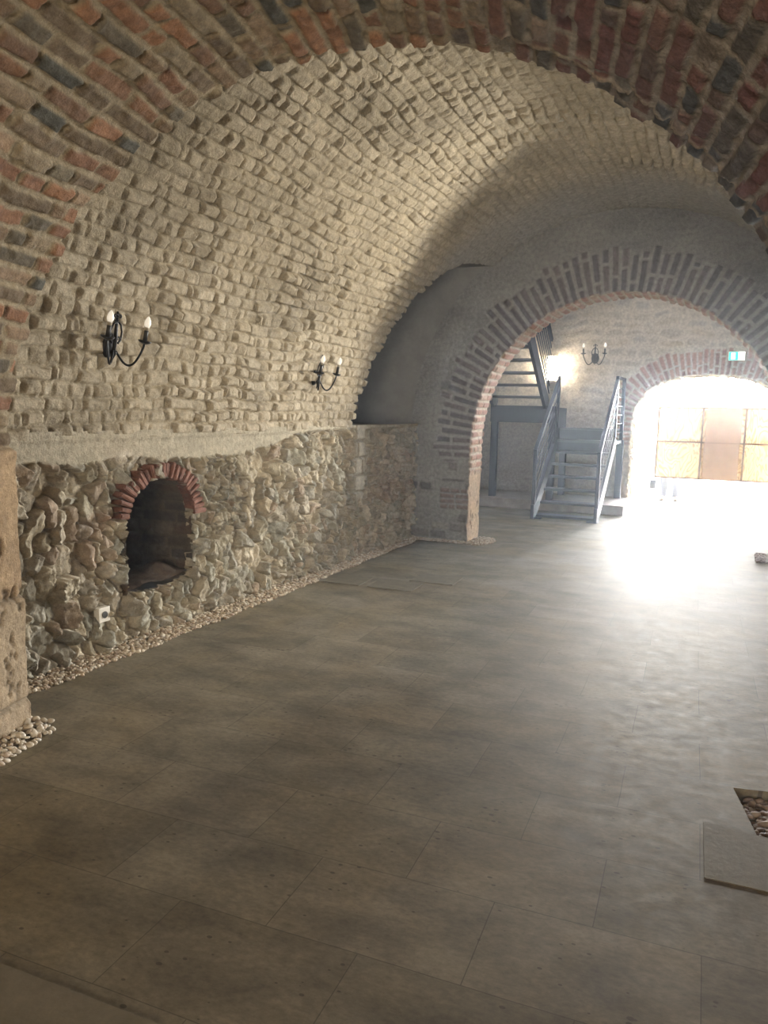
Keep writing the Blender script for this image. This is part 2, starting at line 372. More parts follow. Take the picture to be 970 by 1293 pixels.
# smooth mortar band under the ledge
edge = 1.20 - .07 * fbm(Yg * 2.2, Yg * 0, 9, 3) * 2 * np.exp(-((Yg - 4.0) / 1.3) ** 2)
edge = edge + .09 * sm(4.9, 6.0, Yg + .5 * (fbm(Yg * 3, Yg * 0, 19, 2) - .5)); bnd = sm(0, .03, Zg - edge)
hb = .03 + .01 * fbm(Yg * 8, Zg * 8, 4, 4) + .012 * sm(1.27, 1.30, Zg); cb = mixc((.47, .43, .34), (.36, .33, .26), fbm(Yg * 3, Zg * 8, 5, 4))
hg = hg * (1 - bnd) + hb * bnd; cg = mixc(cg, cb, bnd)
# reddish patch of old brick around the niche and far base
red = sm(.45, .62, fbm(Yg * 2.5, Zg * 3, 66, 3)) * np.exp(-((Yg - 3.55) / .35) ** 2 - ((Zg - .85) / .28) ** 2)
red = np.maximum(red, .8 * sm(.4, .6, fbm(Yg * 2, Zg * 3, 67, 3)) * np.exp(-((Yg - 7.6) / .5) ** 2 - ((Zg - .55) / .35) ** 2))
cg = mixc(cg, (.29, .17, .13), red * .55)
# quoin column at the corner of the recess
qm = sm(6.72, 6.78, Yg) * sm(7.0, 6.94, Yg) * sm(.55, .65, Zg)
mq, rq, cq, _, _ = bricks(Zg, Yg, .17, .3, .015, 31, .01, .015)
hg = hg * (1 - qm) + (.035 * mq + .01) * qm; cg = mixc(cg, mixc((.36, .33, .27), (.44, .41, .34), mq), qm)
# white-ish lime splash next to the niche
sp = np.exp(-((Yg - 3.62) / .09) ** 2 - ((Zg - 1.16) / .07) ** 2); cg = mixc(cg, (.62, .58, .50), sm(.3, .8, sp) * .8)
sd = niche_sd(Yg, Zg) + .03 * (fbm(Yg * 14, Zg * 14, 8, 3) - .5) + .03 * sm(.6, .3, Zg) * (fbm(Yg * 6, Zg * 6, 18, 2) - .3)
gy, gz = np.gradient(sd, .0075); gl = np.hypot(gy, gz) + 1e-6
mv = np.where((sd < 0) & (sd > -.02), -sd, 0)
Yp = Yg + gy / gl * mv; Zp = Zg + gz / gl * mv
hg = hg + .02 * np.exp(-np.abs(sd) / .05)
wl = struct(grid_mesh('wall_left', np.stack([XW + hg, Yp, Zp], -1), cg, M['masonry'], keep=sd > -.0125))
# niche lining
t = np.linspace(0, 1, 140)
pr = []
for k in t:
    L1 = .46; arc = PI * .31; tot = 2 * L1 + arc; s = k * tot
    if s < L1: pr.append((3.91 - .31, .32 + s, 1, 0))
    elif s < L1 + arc:
        th = PI - (s - L1) / .31; pr.append((3.91 + .31 * math.cos(th), .78 + .25 * math.sin(th), -math.cos(th), -math.sin(th)))
    else: pr.append((3.91 + .31, .78 - (s - L1 - arc), -1, 0))
pr = np.array(pr); dep = np.linspace(-.02, .95, 90)
S = (t * (2 * .46 + PI * .31))[:, None] + 0 * dep; D = 0 * t[:, None] + dep
mk, r_, c_, _, _ = bricks(S, D, .085, .2, .012, 12, .01)
hh = .014 * mk * (.5 + H(r_, c_, 3)) - .015
P = np.stack([XW + .03 - D, pr[:, 0, None] + pr[:, 2, None] * hh, pr[:, 1, None] + pr[:, 3, None] * hh], -1)
cc = mixc((.14, .12, .095), palette([(.10, .088, .07), (.14, .12, .10), (.08, .073, .065), (.13, .10, .08)], H(r_, c_, 4)), mk)  # lining colours darkened to deepen the shade inside the niche
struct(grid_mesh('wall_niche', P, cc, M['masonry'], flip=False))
yb, zb = np.meshgrid(np.linspace(3.5, 4.3, 90), np.linspace(.25, 1.15, 100), indexing='ij')
hb_, cb_ = rubble(yb, zb, .14, 55, 1)
struct(grid_mesh('wall_niche_back', np.stack([XW - .9 + hb_, yb, zb], -1), cb_ * .3, M['masonry']))  # rubble colour cut down to paint the shade at the back
xb, yb = np.meshgrid(np.linspace(XW - .95, XW + .035, 110), np.linspace(3.56, 4.26, 90), indexing='ij')
zz = .325 + .05 * fbm(xb * 5, yb * 5, 5, 4) + .07 * np.exp(-((xb - XW + .15) / .12) ** 2 - ((yb - 4.1) / .12) ** 2)
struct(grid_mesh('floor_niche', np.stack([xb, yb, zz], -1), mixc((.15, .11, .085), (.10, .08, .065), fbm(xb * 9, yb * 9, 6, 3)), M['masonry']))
# red voussoirs over the niche: separate worn bricks
mb = MB()
n = 24
for k in range(n):
    th = math.radians(172 - k * (172 / (n - 1))); r0 = .303 + random.uniform(-.008, .012); r1 = r0 + .115 + random.uniform(-.02, .02)
    if k in (0, 1): r1 -= .02
    w_ = .0165 + random.uniform(-.002, .002); c, s = math.cos(th), math.sin(th)
    T = Matrix(((0, 0, 1, XW + .040 + random.uniform(-.010, .010)), (c, -s, 0, 3.91), (s * .84, c, 0, .78), (0, 0, 0, 1)))
    bm0 = mb.bm; geom = bmesh.ops.create_cube(bm0, size=1, matrix=T @ Matrix.Translation(((r0 + r1) / 2, 0, 0)) @ Matrix.Diagonal((r1 - r0, w_ * 2, .09, 1)))
bmesh.ops.bevel(mb.bm, geom=list(mb.bm.edges), offset=.006, segments=2, affect='EDGES')
bmesh.ops.subdivide_edges(mb.bm, edges=list(mb.bm.edges), cuts=1, use_grid_fill=True)
for v in mb.bm.verts: v.co += Vector((random.uniform(-.003, .003), random.uniform(-.002, .002), random.uniform(-.002, .002)))
struct(mb.build('trim_1', M['ochre_brick'], smooth=False))

# ================================================================== MAIN VAULT (barrel) with the lunette cut
cx, cz, R = VC
zl = np.array([1.2, 1.32, 1.58, 1.98, 2.25, 2.52, 2.78, 2.90, 2.98, 3.05, 3.09]); yl = np.array([6.63, 6.67, 6.76, 6.93, 7.04, 7.14, 7.30, 7.46, 7.66, 7.98, 8.6])
arc = np.arange(0, PI * R, .0105); yv = np.arange(2.15, Y1 + .06, .0105)
U, V = np.meshgrid(arc, yv, indexing='ij'); TH = PI - U / R
zc = cz + R * np.sin(TH)
mk, r_, c_, tu, tv = bricks(U + .07 * (fbm(U * .8, V * .8, 140, 2) - .5), V, .084, .135, .014, 21, .034, .009, .36)
mk2, r2, c2, _, _ = bricks(U, V, .082, .27, .010, 22, .022, .016, .3)
rough_zone = sm(.35, .6, fbm(U * .9, V * .9, 91, 3))
hid = H(r_, c_, 5)
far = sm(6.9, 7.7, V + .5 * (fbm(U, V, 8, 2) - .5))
amp = (.9 + .8 * rough_zone) * (1 - .75 * far) * (1 - .35 * sm(1.5, 0.3, np.abs(U - PI * R / 2)))
ruff = fbm(U * 16, V * 16, 2, 4) - .5
hv = amp * (mk * (.012 + .030 * hid + .03 * (tu * (H(r_, c_, 6) - .5) + tv * (H(r_, c_, 7) - .5))) - .012 * (H(r_, c_, 8) < .06)) + .024 * ruff + .03 * (fbm(U * 2.2, V * 2.2, 3, 3) - .5)
# low part near the ledge is smeared with mortar
smear = sm(.52, .68, fbm(U * 2, V * 1.3, 12, 3)) * .6
hv = hv * (1 - .5 * smear) + .02
base = mixc((.52, .46, .355), (.42, .37, .285), H(r_, c_, 9)); mort = mixc((.44, .385, .285), (.34, .295, .22), fbm(U * 4, V * 4, 31, 3))
cv = mixc(mort, base, mk * .9 * (1 - smear)); dirt = sm(.5, .75, fbm(U * 1.6, V * 1.6, 44, 4))
cv = cv * (1 - .22 * dirt)[..., None]
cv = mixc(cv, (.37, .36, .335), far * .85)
ye = np.interp(zc, zl, yl) + .03 * (H(np.floor(U / .082), 5, 99) - .5) + .016 * (fbm(U * 20, V * 0, 7, 2) - .5)
left = TH > PI / 2
sdv = np.where(left & (zc < 3.09), V - ye, -1)
V2 = np.where((sdv > 0) & (sdv < .02), ye, V)
Rr = R - hv
P = np.stack([cx + Rr * np.cos(TH), V2, cz + Rr * np.sin(TH)], -1)
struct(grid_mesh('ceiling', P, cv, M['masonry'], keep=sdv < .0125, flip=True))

# lunette recess: cross vault, sill, back
zz = np.linspace(1.30, 3.09, 60); yy = np.interp(zz, zl, yl)
cxp = cx - np.sqrt(np.maximum(R ** 2 - (zz - cz) ** 2, 0))
ss = np.linspace(0, 1, 50)
Xr = cxp[:, None] + .015 + (-4.9 - cxp[:, None]) * ss; Yr = yy[:, None] + .0 * ss + .012 + .25 * ss ** 2 * 0; Zr = zz[:, None] - .0 * ss
nn = fbm(Xr * 3, Zr * 3, 15, 4)
Yr = Yr + .03 * (nn - .5) * sm(0, .1, ss)[None]
K = mixc((.20, .19, .175), (.14, .135, .125), fbm(Xr * 2, Zr * 3, 16, 4))  # plaster grey darkened to carry the shade of the recess
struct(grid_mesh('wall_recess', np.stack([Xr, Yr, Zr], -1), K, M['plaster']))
xg, yg = np.meshgrid(np.linspace(-4.95, XW + .03, 60), np.linspace(6.5, Y1 + .02, 80), indexing='ij')
struct(grid_mesh('floor_recess', np.stack([xg, yg, 1.315 + .02 * fbm(xg * 6, yg * 6, 3, 3)], -1), mixc((.38, .34, .27), (.26, .24, .2), fbm(xg * 5, yg * 5, 4, 3)), M['masonry']))
yg, zg = np.meshgrid(np.linspace(6.5, Y1 + .05, 30), np.linspace(1.25, 3.3, 30), indexing='ij')
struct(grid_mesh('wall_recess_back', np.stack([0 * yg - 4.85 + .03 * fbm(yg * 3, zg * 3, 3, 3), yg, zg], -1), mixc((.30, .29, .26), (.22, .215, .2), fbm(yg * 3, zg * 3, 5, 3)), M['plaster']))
xg, zg = np.meshgrid(np.linspace(-4.9, -2.3, 160), np.linspace(1.28, 3.3, 130), indexing='ij')
kk = (zg < cz + np.sqrt(np.maximum(R ** 2 - (xg - cx) ** 2, 0)) - .03) & (xg > -3.38)
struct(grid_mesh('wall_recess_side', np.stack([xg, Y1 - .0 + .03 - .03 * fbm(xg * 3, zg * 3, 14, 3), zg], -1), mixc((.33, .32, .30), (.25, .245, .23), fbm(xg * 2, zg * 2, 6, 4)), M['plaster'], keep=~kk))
# right wall under the vault (outside the frame, closes the hall)
yg, zg = np.meshgrid(np.arange(2.1, Y1 + .05, .05), np.arange(-.02, 1.36, .05), indexing='ij')
hr, cr_ = rubble(yg, zg, .2, 88, .8)
struct(grid_mesh('wall_right', np.stack([1.15 - hr, yg, zg], -1), cr_, M['masonry'], flip=True))

# ================================================================== MIDDLE ARCH WALL
def arch_wall(name, cx, spring, hw, rise, n, depth, yface, dist_fn, ring, face_fn, intr_fn, ds=.011, dq=.012, fq=.02):
    s_, X, Z, NX, NZ = profile(cx, spring, hw, rise, n, -.02, ds)
    D = dist_fn(X, Z, NX, NZ)
    qi = np.arange(-depth, -.0001, dq)                       # along the soffit, far -> near
    qr = np.arange(0, ring, dq)
    m = int((D.max() - ring) / fq) + 2; so = np.linspace(0, 1, m)
    nq = len(qi) + len(qr) + m
    S = np.repeat(s_[:, None], nq, 1)
    Q = np.zeros_like(S); Q[:, :len(qi)] = qi; Q[:, len(qi):len(qi) + len(qr)] = qr
    Q[:, len(qi) + len(qr):] = ring + (D[:, None] - ring) * so
    face = Q >= 0; F = np.where(face, Q, 0)
    bx = X[:, None] + NX[:, None] * F; bz = Z[:, None] + NZ[:, None] * F; by = yface - np.minimum(Q, 0)
    hi, ci = intr_fn(S, -Q, bx, bz); hf, cf = face_fn(S, Q, bx, bz)
    wf = sm(-.012, .012, Q)
    h = np.where(face, hf, hi)
    # soffit relief moves into the opening, face relief moves towards the camera
    hi_ = hi * (1 - wf); hf_ = hf * wf
    bx = bx - NX[:, None] * hi_; bz = bz - NZ[:, None] * hi_; by = by - hf_
    corner = np.exp(-np.abs(Q) / .02); bite = .03 * (fbm(S * 9, Q * 9, 5, 3) - .35) + .02 * (H(np.floor(S / .083), 1, 6) - .5)
    bx = bx + NX[:, None] * bite * corner; bz = bz + NZ[:, None] * bite * corner; by = by + bite * corner * .5
    col = mixc(ci, cf, wf)
    return grid_mesh(name, np.stack([bx, by, bz], -1), col, M['masonry'], flip=True)

def mid_dist(X, Z, NX, NZ):
    D = []
    for x, z, nx, nz in zip(X, Z, NX, NZ):
        dx = x - VC[0]; dz = z - VC[1]
        if z < 1.12 and abs(nx) > .99: D.append(abs((XW - .03 if nx < 0 else 1.18) - x)); continue
        b = dx * nx + dz * nz; c = dx * dx + dz * dz - (VC[2] + .03) ** 2; t = -b + math.sqrt(b * b - c)
        if z + nz * t < VC[1]: t = min(t, abs(((XW - .03 if nx < 0 else 1.18) - x) / nx))
        D.append(t)
    return np.array(D)

def mid_face(S, Q, x, z):
    mk, r_, c_, _, _ = bricks(S, Q, .082, .42, .028, 41, .008, .012, .35)
    rw = .35 + .11 * (H(np.floor(S / .082), 2, 5)) ; inr = sm(rw + .01, rw - .01, Q) * sm(.95, 1.0, z + .2 * (fbm(x * 5, z * 5, 3, 2) - .5))
    hb = .022 * mk * (.5 + .5 * H(r_, c_, 3)); cb = mixc((.33, .32, .315), palette([(.145, .128, .145), (.165, .14, .15), (.13, .12, .135), (.18, .155, .16)], H(r_, c_, 4)), mk)
    # lower masonry: courses of mixed stone in grey render
    m2, q1, q2, _, _ = bricks(z, x, .115, .24, .02, 44, .03, .02, .35)
    pres = (H(q1, q2, 71) < np.where(z < .30, .5, np.where(z < .72, .22, .10))) * sm(2.0, 1.6, z)
    redc = ((z > .36) & (z < .62) & (Q < .34)) * 1.
    mr, q3, q4, _, _ = bricks(z, x, .062, .19, .014, 46, .008, .01)
    hs = .012 * m2 * pres + .014 * (fbm(x * 7, z * 7, 9, 4) - .5)
    cs = mixc(mixc((.32, .315, .30), (.24, .235, .23), fbm(x * 3.5, z * 5, 19, 4)), palette([(.12, .12, .13), (.20, .19, .18), (.16, .15, .15), (.30, .28, .25)], H(q1, q2, 72)), m2 * pres * .9)
    cs = mixc(cs, (.215, .15, .135), mr * redc * .75); hs = hs + .012 * mr * redc
    streak = sm(.5, .7, fbm(x * 1.2, z * 2.5, 29, 3)); cs = cs * (1 - .18 * streak * sm(1.2, 2, z))[..., None]
    return hs * (1 - inr) + hb * inr, mixc(cs, cb, inr)

def mid_intr(S, D, x, z):
    mk, r_, c_, _, _ = bricks(S, D, .0865, .21, .022, 51, .006, .012, .3)
    up = sm(.75, .85, z)
    hb = .018 * mk * (.4 + H(r_, c_, 3)); cb = mixc((.50, .43, .34), palette([(.40, .20, .145), (.44, .25, .18), (.36, .19, .15), (.46, .31, .23)], H(r_, c_, 4)), mk * .85)
    hs, cs = porous(z, D, 14)
    return hs * (1 - up) + hb * up, mixc(cs * 1.35, cb, up)
struct(arch_wall('wall_back', -1.13, 1.12, 1.585, 1.62, 2, .42, Y1, mid_dist, .6, mid_face, mid_intr))
# far side of the same wall, seen only by the light of the stair room
s_, X, Z, NX, NZ = profile(-1.13, 1.12, 1.585, 1.62, 2, -.02, .05)
q = np.linspace(0, 3.4, 40)
P = np.stack([X[:, None] + NX[:, None] * q, 0 * X[:, None] + Y1 + .42 + 0 * q, Z[:, None] + NZ[:, None] * q], -1)
struct(grid_mesh('wall_stair_room_front', P, np.full(P.shape, .42) * np.array([1, .9, .78]), M['plaster'], keep=(P[..., 2] < 4.1)))

# ================================================================== STAIR ROOM
def far_dist(X, Z, NX, NZ):
    x0, x1, zt = -4.9, 2.6, 4.1; D = []
    for x, z, nx, nz in zip(X, Z, NX, NZ):
        t = 99
        if nx < -1e-3: t = min(t, (x0 - x) / nx)
        if nx > 1e-3: t = min(t, (x1 - x) / nx)
        if nz > 1e-3: t = min(t, (zt - z) / nz)
        D.append(t)
    return np.array(D)
def far_face(S, Q, x, z):
    mk, r_, c_, _, _ = bricks(S, Q, .078, .26, .020, 61, .006, .012, .25)
    rw = .33 + .08 * H(np.floor(S / .078), 2, 5); inr = sm(rw + .01, rw - .01, Q) * sm(.9, 1.1, z)
    hb = .02 * mk * (.5 + .5 * H(r_, c_, 3)); cb = mixc((.42, .37, .31), palette([(.30, .17, .135), (.25, .15, .13), (.34, .20, .15)], H(r_, c_, 4)), mk)
    m2, q1, q2, _, _ = bricks(z, x, .15, .27, .03, 64, .09, .05, .4)
    hs = .008 * m2 * (.4 + H(q1, q2, 5)) + .03 * (fbm(x * 6, z * 6, 9, 5) - .5)
    cs = mixc((.44, .39, .32), palette([(.36, .31, .25), (.32, .28, .235), (.38, .32, .25), (.30, .27, .24)], H(q1, q2, 72)), m2 * .8)
    low = sm(1.9, 1.2, z) * sm(-1.5, -1.9, x); cs = mixc(cs, mixc((.27, .24, .22), (.36, .32, .28), fbm(x * 3, z * 3, 8, 4)), low * .8)
    return hs * (1 - inr) + hb * inr, mixc(cs, cb, inr)
def far_intr(S, D, x, z):
    h, c = rubble(S, D, .11, 73, .8); return h, mixc(c, (.5, .42, .30), .6)
struct(arch_wall('wall_far', -.40, 1.2, 1.14, .93, 2.6, .45, YF, far_dist, .42, far_face, far_intr, .016, .016, .03))
def plain(name, P4, col, seed=0, n=60, m='plaster', flip=False):
    a, b, c, d = [np.array(p, float) for p in P4]
    u, v = np.meshgrid(np.linspace(0, 1, n), np.linspace(0, 1, n), indexing='ij'); u = u[..., None]; v = v[..., None]
    P = a * (1 - u) * (1 - v) + b * u * (1 - v) + c * u * v + d * (1 - u) * v
    L1 = np.linalg.norm(b - a); L2 = np.linalg.norm(d - a); nr = np.cross(b - a, d - a); nr = nr / np.linalg.norm(nr)
    f = fbm(u[..., 0] * L1 * 2, v[..., 0] * L2 * 2, seed, 4)
    P = P + nr * (.05 * (f - .5))[..., None]
    return struct(grid_mesh(name, P, mixc(np.array(col) * .8, np.array(col) * 1.15, f), M[m], flip=flip))
ST = (.40, .355, .29)
plain('wall_stair_room_left', [(-4.85, Y1 + .3, 0), (-4.85, YF + .1, 0), (-4.85, YF + .1, 4.1), (-4.85, Y1 + .3, 4.1)], ST, 1)
plain('wall_stair_room_right', [(2.5, Y1 + .3, 0), (2.5, YF + .1, 0), (2.5, YF + .1, 4.1), (2.5, Y1 + .3, 4.1)], ST, 2)
plain('ceiling_stair_room', [(-4.9, Y1 + .3, 4.05), (2.6, Y1 + .3, 4.05), (2.6, YF + .1, 4.05), (-4.9, YF + .1, 4.05)], (.5, .46, .4), 3)

# ================================================================== NEAR ARCH (turned 12.6 degrees) 
ncx, ncz, nR, nb = -.68, 1.18, 1.69, 3.03
s_, X, Z, NX, NZ = profile(ncx, ncz, nR, nR, 2, -.02, .0085)
bq = np.r_[np.arange(-4.2, 1.2, .06), np.arange(1.2, nb - .0001, .0085)]
fq = np.r_[np.arange(0, .12, .01), np.arange(.12, 1.15, .05)]
S = np.repeat(s_[:, None], len(bq) + len(fq), 1); B = np.zeros_like(S); B[:, :len(bq)] = bq; B[:, len(bq):] = nb; Fq = np.zeros_like(S); Fq[:, len(bq):] = fq
bz = Z[:, None] + 0 * S; bx = X[:, None] + 0 * S
Q = B - nb
mk, r_, c_, tu, tv = bricks(S, B + Fq, .078, .19, .022, 81, .020, .007, .38)
hid = H(r_, c_, 3)
hb = mk * (.004 + .017 * hid + .02 * (tu * (H(r_, c_, 6) - .5) + tv * (H(r_, c_, 7) - .5))) + .026 * (fbm(S * 20, B * 20, 4, 5) - .5) + .02 * (fbm(S * 4, B * 4, 5, 3) - .5) - .012 * (H(r_, c_, 13) < .07) * mk
pal = palette([(.22, .125, .08), (.27, .145, .09), (.19, .12, .085), (.15, .115, .08), (.085, .088, .08), (.24, .13, .085), (.18, .14, .10), (.13, .115, .09), (.30, .16, .095), (.21, .15, .10)], H(r_, c_, 4))
pal = pal * (.75 + .5 * fbm(S * 25, B * 25, 9, 3))[..., None]
palr = palette([(.16, .085, .075), (.13, .075, .07), (.075, .085, .095), (.17, .10, .085), (.12, .09, .08), (.15, .07, .065), (.10, .095, .085)], H(r_, c_, 4))
right = sm(ncx + .1, ncx + .7, bx); pal = mixc(pal, palr, right)
mort = mixc((.37, .315, .225), (.28, .24, .17), fbm(S * 5, B * 5, 10, 3)); mort = mixc(mort, (.27, .245, .21), right)
cb = mixc(mort, pal, sm(.05, .6, mk) * (.95 - .5 * (H(r_, c_, 14) < .12)))
# second order: the ring nearest the hall is set slightly back on the right, with ragged mortar lip
lip = nb - .20 + .05 * (fbm(S * 7, S * 0, 6, 2) - .5) + .035 * (H(np.floor(S / .078), 4, 4) - .5)
st = sm(lip + .006, lip - .006, B) * right
hb = hb + .035 * st + .012 * np.exp(-((B - lip) / .012) ** 2) * right
cb = mixc(cb, (.36, .31, .24), np.exp(-((B - lip + .008) / .012) ** 2) * right * .8)  # pale line paints the door light caught along the mortar lip
# stone pier below
hp, cp = porous(bz, B, 33)
jl = np.abs(((bz + .06 * 0) - .62)); jl2 = np.abs(bz - .13); jl3 = np.abs(bz - 1.0)
joint = np.maximum(np.maximum(np.exp(-(jl / .01) ** 2), np.exp(-(jl2 / .012) ** 2)), .6 * np.exp(-(jl3 / .008) ** 2) * 0)
hp = hp - .02 * joint + .055 + .012 * (bz < .62) + .01 * (bz < .13); cp = mixc(cp, (.10, .075, .05), joint * .75)
pale = sm(.66, .58, bz) * .55; cp = mixc(cp, (.36, .31, .235), pale)
up = sm(1.27, 1.30, bz + .04 * (fbm(B * 4, bz * 4, 3, 2) - .5))
h = hp * (1 - up) + hb * up; col = mixc(cp, cb, up)
wf = (Fq > 0) * 1.
er = np.exp(-np.abs(Q) / .03) * (.05 * (H(np.floor((S + .016 * (fbm(S * 3, B * 3, 86, 3) - .5) * 2) / .078), 8, 4) - .4) * up + .02 * (fbm(S * 14, S * 0, 12, 3) - .5))
A_ = bx - NX[:, None] * h * (1 - wf) + NX[:, None] * Fq; Zz = bz - NZ[:, None] * h * (1 - wf) + NZ[:, None] * Fq
Bb = B + er + h * wf
P = np.stack([A_ * AX[0] + Bb * BX[0], A_ * AX[1] + Bb * BX[1], Zz], -1)
struct(grid_mesh('wall_near_arch', P, col, M['masonry'], flip=True))
# closing wall behind the camera
plain('wall_front', [ab(-2.6, -4.1, 0), ab(1.2, -4.1, 0), ab(1.2, -4.1, 3.1), ab(-2.6, -4.1, 3.1)], (.3, .25, .2), 4, 20)

# ================================================================== GRAVEL
bm = bmesh.new(); bmesh.ops.create_icosphere(bm, subdivisions=2, radius=1)
IV = np.array([v.co[:] for v in bm.verts]); IF = np.array([[v.index for v in f.verts] for f in bm.faces]); bm.free()
def gravel(name, pts, size, label, seed, cols):
    rng = np.random.default_rng(seed); Vs = []; Fs = []; Ks = []; off = 0
    for (x, y, z) in pts:
        s = size * rng.uniform(.6, 1.25); sc = np.array([1, rng.uniform(.6, .95), rng.uniform(.4, .7)]) * s
        A = rng.normal(size=(3, 3)); Qm, _ = np.linalg.qr(A)
        a = rng.uniform(0, 2 * PI); Rz = np.array([[math.cos(a), -math.sin(a), 0], [math.sin(a), math.cos(a), 0], [0, 0, 1]])
        tl = rng.uniform(-.5, .5); Rx = np.array([[1, 0, 0], [0, math.cos(tl), -math.sin(tl)], [0, math.sin(tl), math.cos(tl)]])
        v = IV * (1 + .16 * np.sin(IV @ Qm[:, 0] * 3 + a)[:, None]) * sc
        v = v @ (Rz @ Rx).T + (x, y, z)
        Vs.append(v); Fs.append(IF + off); off += len(IV); k = np.array(cols[rng.integers(len(cols))]) * rng.uniform(.8, 1.15); Ks.append(np.tile(k, (len(IV), 1)))
    o = raw_mesh(name, np.vstack(Vs), np.vstack(Fs), np.vstack(Ks), M['pebble'])
    return tag(o, label, 'gravel', kind='stuff')
PC = [(.50, .43, .33), (.58, .52, .43), (.42, .34, .25), (.63, .58, .50), (.36, .28, .21), (.48, .38, .28), (.55, .47, .36)]
rng = np.random.default_rng(5)
def strip(fn, n, layers=2):
    return [fn(rng.uniform(), rng.uniform(), rng.uniform()) for _ in range(n)]
pts = []
for _ in range(5200):
    y = rng.uniform(2.35, Y1 - .03); u = rng.uniform()
    w = .19 - .05 * sm(5, 8, y); pts.append((XW + .01 + w * u + .012 * math.sin(y * 9), y, .004 + .022 * rng.uniform() * (1 - u * .6)))
gravel('gravel_strip', pts, .0145, 'strip of cream and tan pebbles along the foot of the rubble wall', 1, PC)
pts = [(rng.uniform(XW + .05, -2.74), Y1 - .02 - rng.uniform(0, .10), .004 + .012 * rng.uniform()) for _ in range(520)]
gravel('gravel_strip', pts, .013, 'thin pebble line at the foot of the grey wall left of the brick arch', 2, PC)
pts = []
for _ in range(620):
    a = rng.uniform(0, 2 * PI); r = math.sqrt(rng.uniform()); pts.append((-2.62 + .17 * r * math.cos(a), 8.52 + .30 * r * math.sin(a), .003 + .022 * rng.uniform() * (1 - r)))
gravel('gravel_patch', pts, .013, 'small pale pebble patch around the foot of the left arch jamb beside the stairs', 3, PC)
pts = []
for _ in range(1500):
    a = rng.uniform(-2.40, -2.13); b = rng.uniform(1.2, 3.06)
    if a > -2.15 - .08 * sm(2.6, 1.9, b) or (b > 3.0 and a > -2.2): continue
    pts.append((*ab(a, b)[:2], .004 + .03 * rng.uniform() * sm(-2.12, -2.25, a)))
gravel('gravel_patch', pts, .0165, 'cream pebbles beside the foot of the near ashlar pier', 4, [(.62, .57, .49), (.52, .46, .37), (.68, .64, .57), (.44, .36, .28)])
pts = []
for _ in range(2200):
    a = rng.uniform(pit[0] + .012, pit[0] + .5); b = rng.uniform(pit[2] + .02, pit[3] - .012); pts.append((*ab(a, b)[:2], -.055 + .022 * rng.uniform() + .02 * sm(pit[3], pit[3] - .25, b)))
gravel('gravel_bed', pts, .0175, 'brown pebbles filling the sunken gap in the floor at the right edge', 5, [(.30, .22, .16), (.40, .31, .23), (.22, .16, .12), (.46, .38, .30), (.27, .20, .15)])
pts = [(rng.uniform(.30, .9), rng.uniform(8.75, 9.32), .003 + .012 * rng.uniform()) for _ in range(1300)]
gravel('gravel_bed', pts, .014, 'far patch of reddish pebbles at the right edge beyond the brick arch', 6, [(.30, .2, .15), (.36, .26, .19), (.22, .15, .12)])

# pale loose paver beside the sunken gap
af = math.radians(2.475)
def fr(a, b, z=0): return (a * math.cos(af) - b * math.sin(af), a * math.sin(af) + b * math.cos(af), z)
def slab(name, quadpts, t, label):
    m_ = MB(); m_.poly([Vector(p) for p in quadpts], Vector((0, 0, t)))
    bmesh.ops.bevel(m_.bm, geom=list(m_.bm.edges), offset=.0012, segments=1, affect='EDGES'); o = m_.build(name, M['slab']); return tag(o, label, 'paving stone')
slab('stone_paver', [fr(.125, 2.57, .0005), fr(.50, 2.57, .0005), fr(.365, 2.92, .0005), (fr(.125, 2.945, .0005))], .0035, 'pale square paving stone beside the sunken pebble gap')
slab('stone_paver', [fr(-2.2, 1.0, .0005), fr(-1.12, 1.0, .0005), fr(-1.12, 1.375, .0005), fr(-2.2, 1.375, .0005)], .006, 'pale paving stone with a raised edge in the bottom left corner')
for k, (a, b) in enumerate(((-2.10, 6.06), (-1.86, 6.44), (-2.58, 6.06))):
    slab('stone_paver', [fr(a - .40, b - .17, .0005), fr(a, b - .17, .0005), fr(a, b + .17, .0005), fr(a - .40, b + .17, .0005)], .006,
         ['slightly raised pale paver in the far left floor, the middle one of three', 'slightly raised pale paver in the far left floor, the one nearest the brick arch', 'slightly raised pale paver in the far left floor, closest to the rubble wall'][k])

# ================================================================== SOCKET
so = empty('wall_socket', (XW + .05, 3.39, .25), 0, 'small square white electric socket low on the rubble wall left of the niche', 'socket')
MB().box((-.03, -.045, -.045), (.012, .045, .045)).build('cover_plate', M['white_plastic'], so, bevel=.004)
m_ = MB(); m_.lathe([(.0, 0), (.019, 0), (.021, .003), (.021, .005)], n=24)
o = m_.build('outlet', M['hole'], so); o.rotation_euler = (0, PI / 2, 0); o.location = (.011, 0, 0)

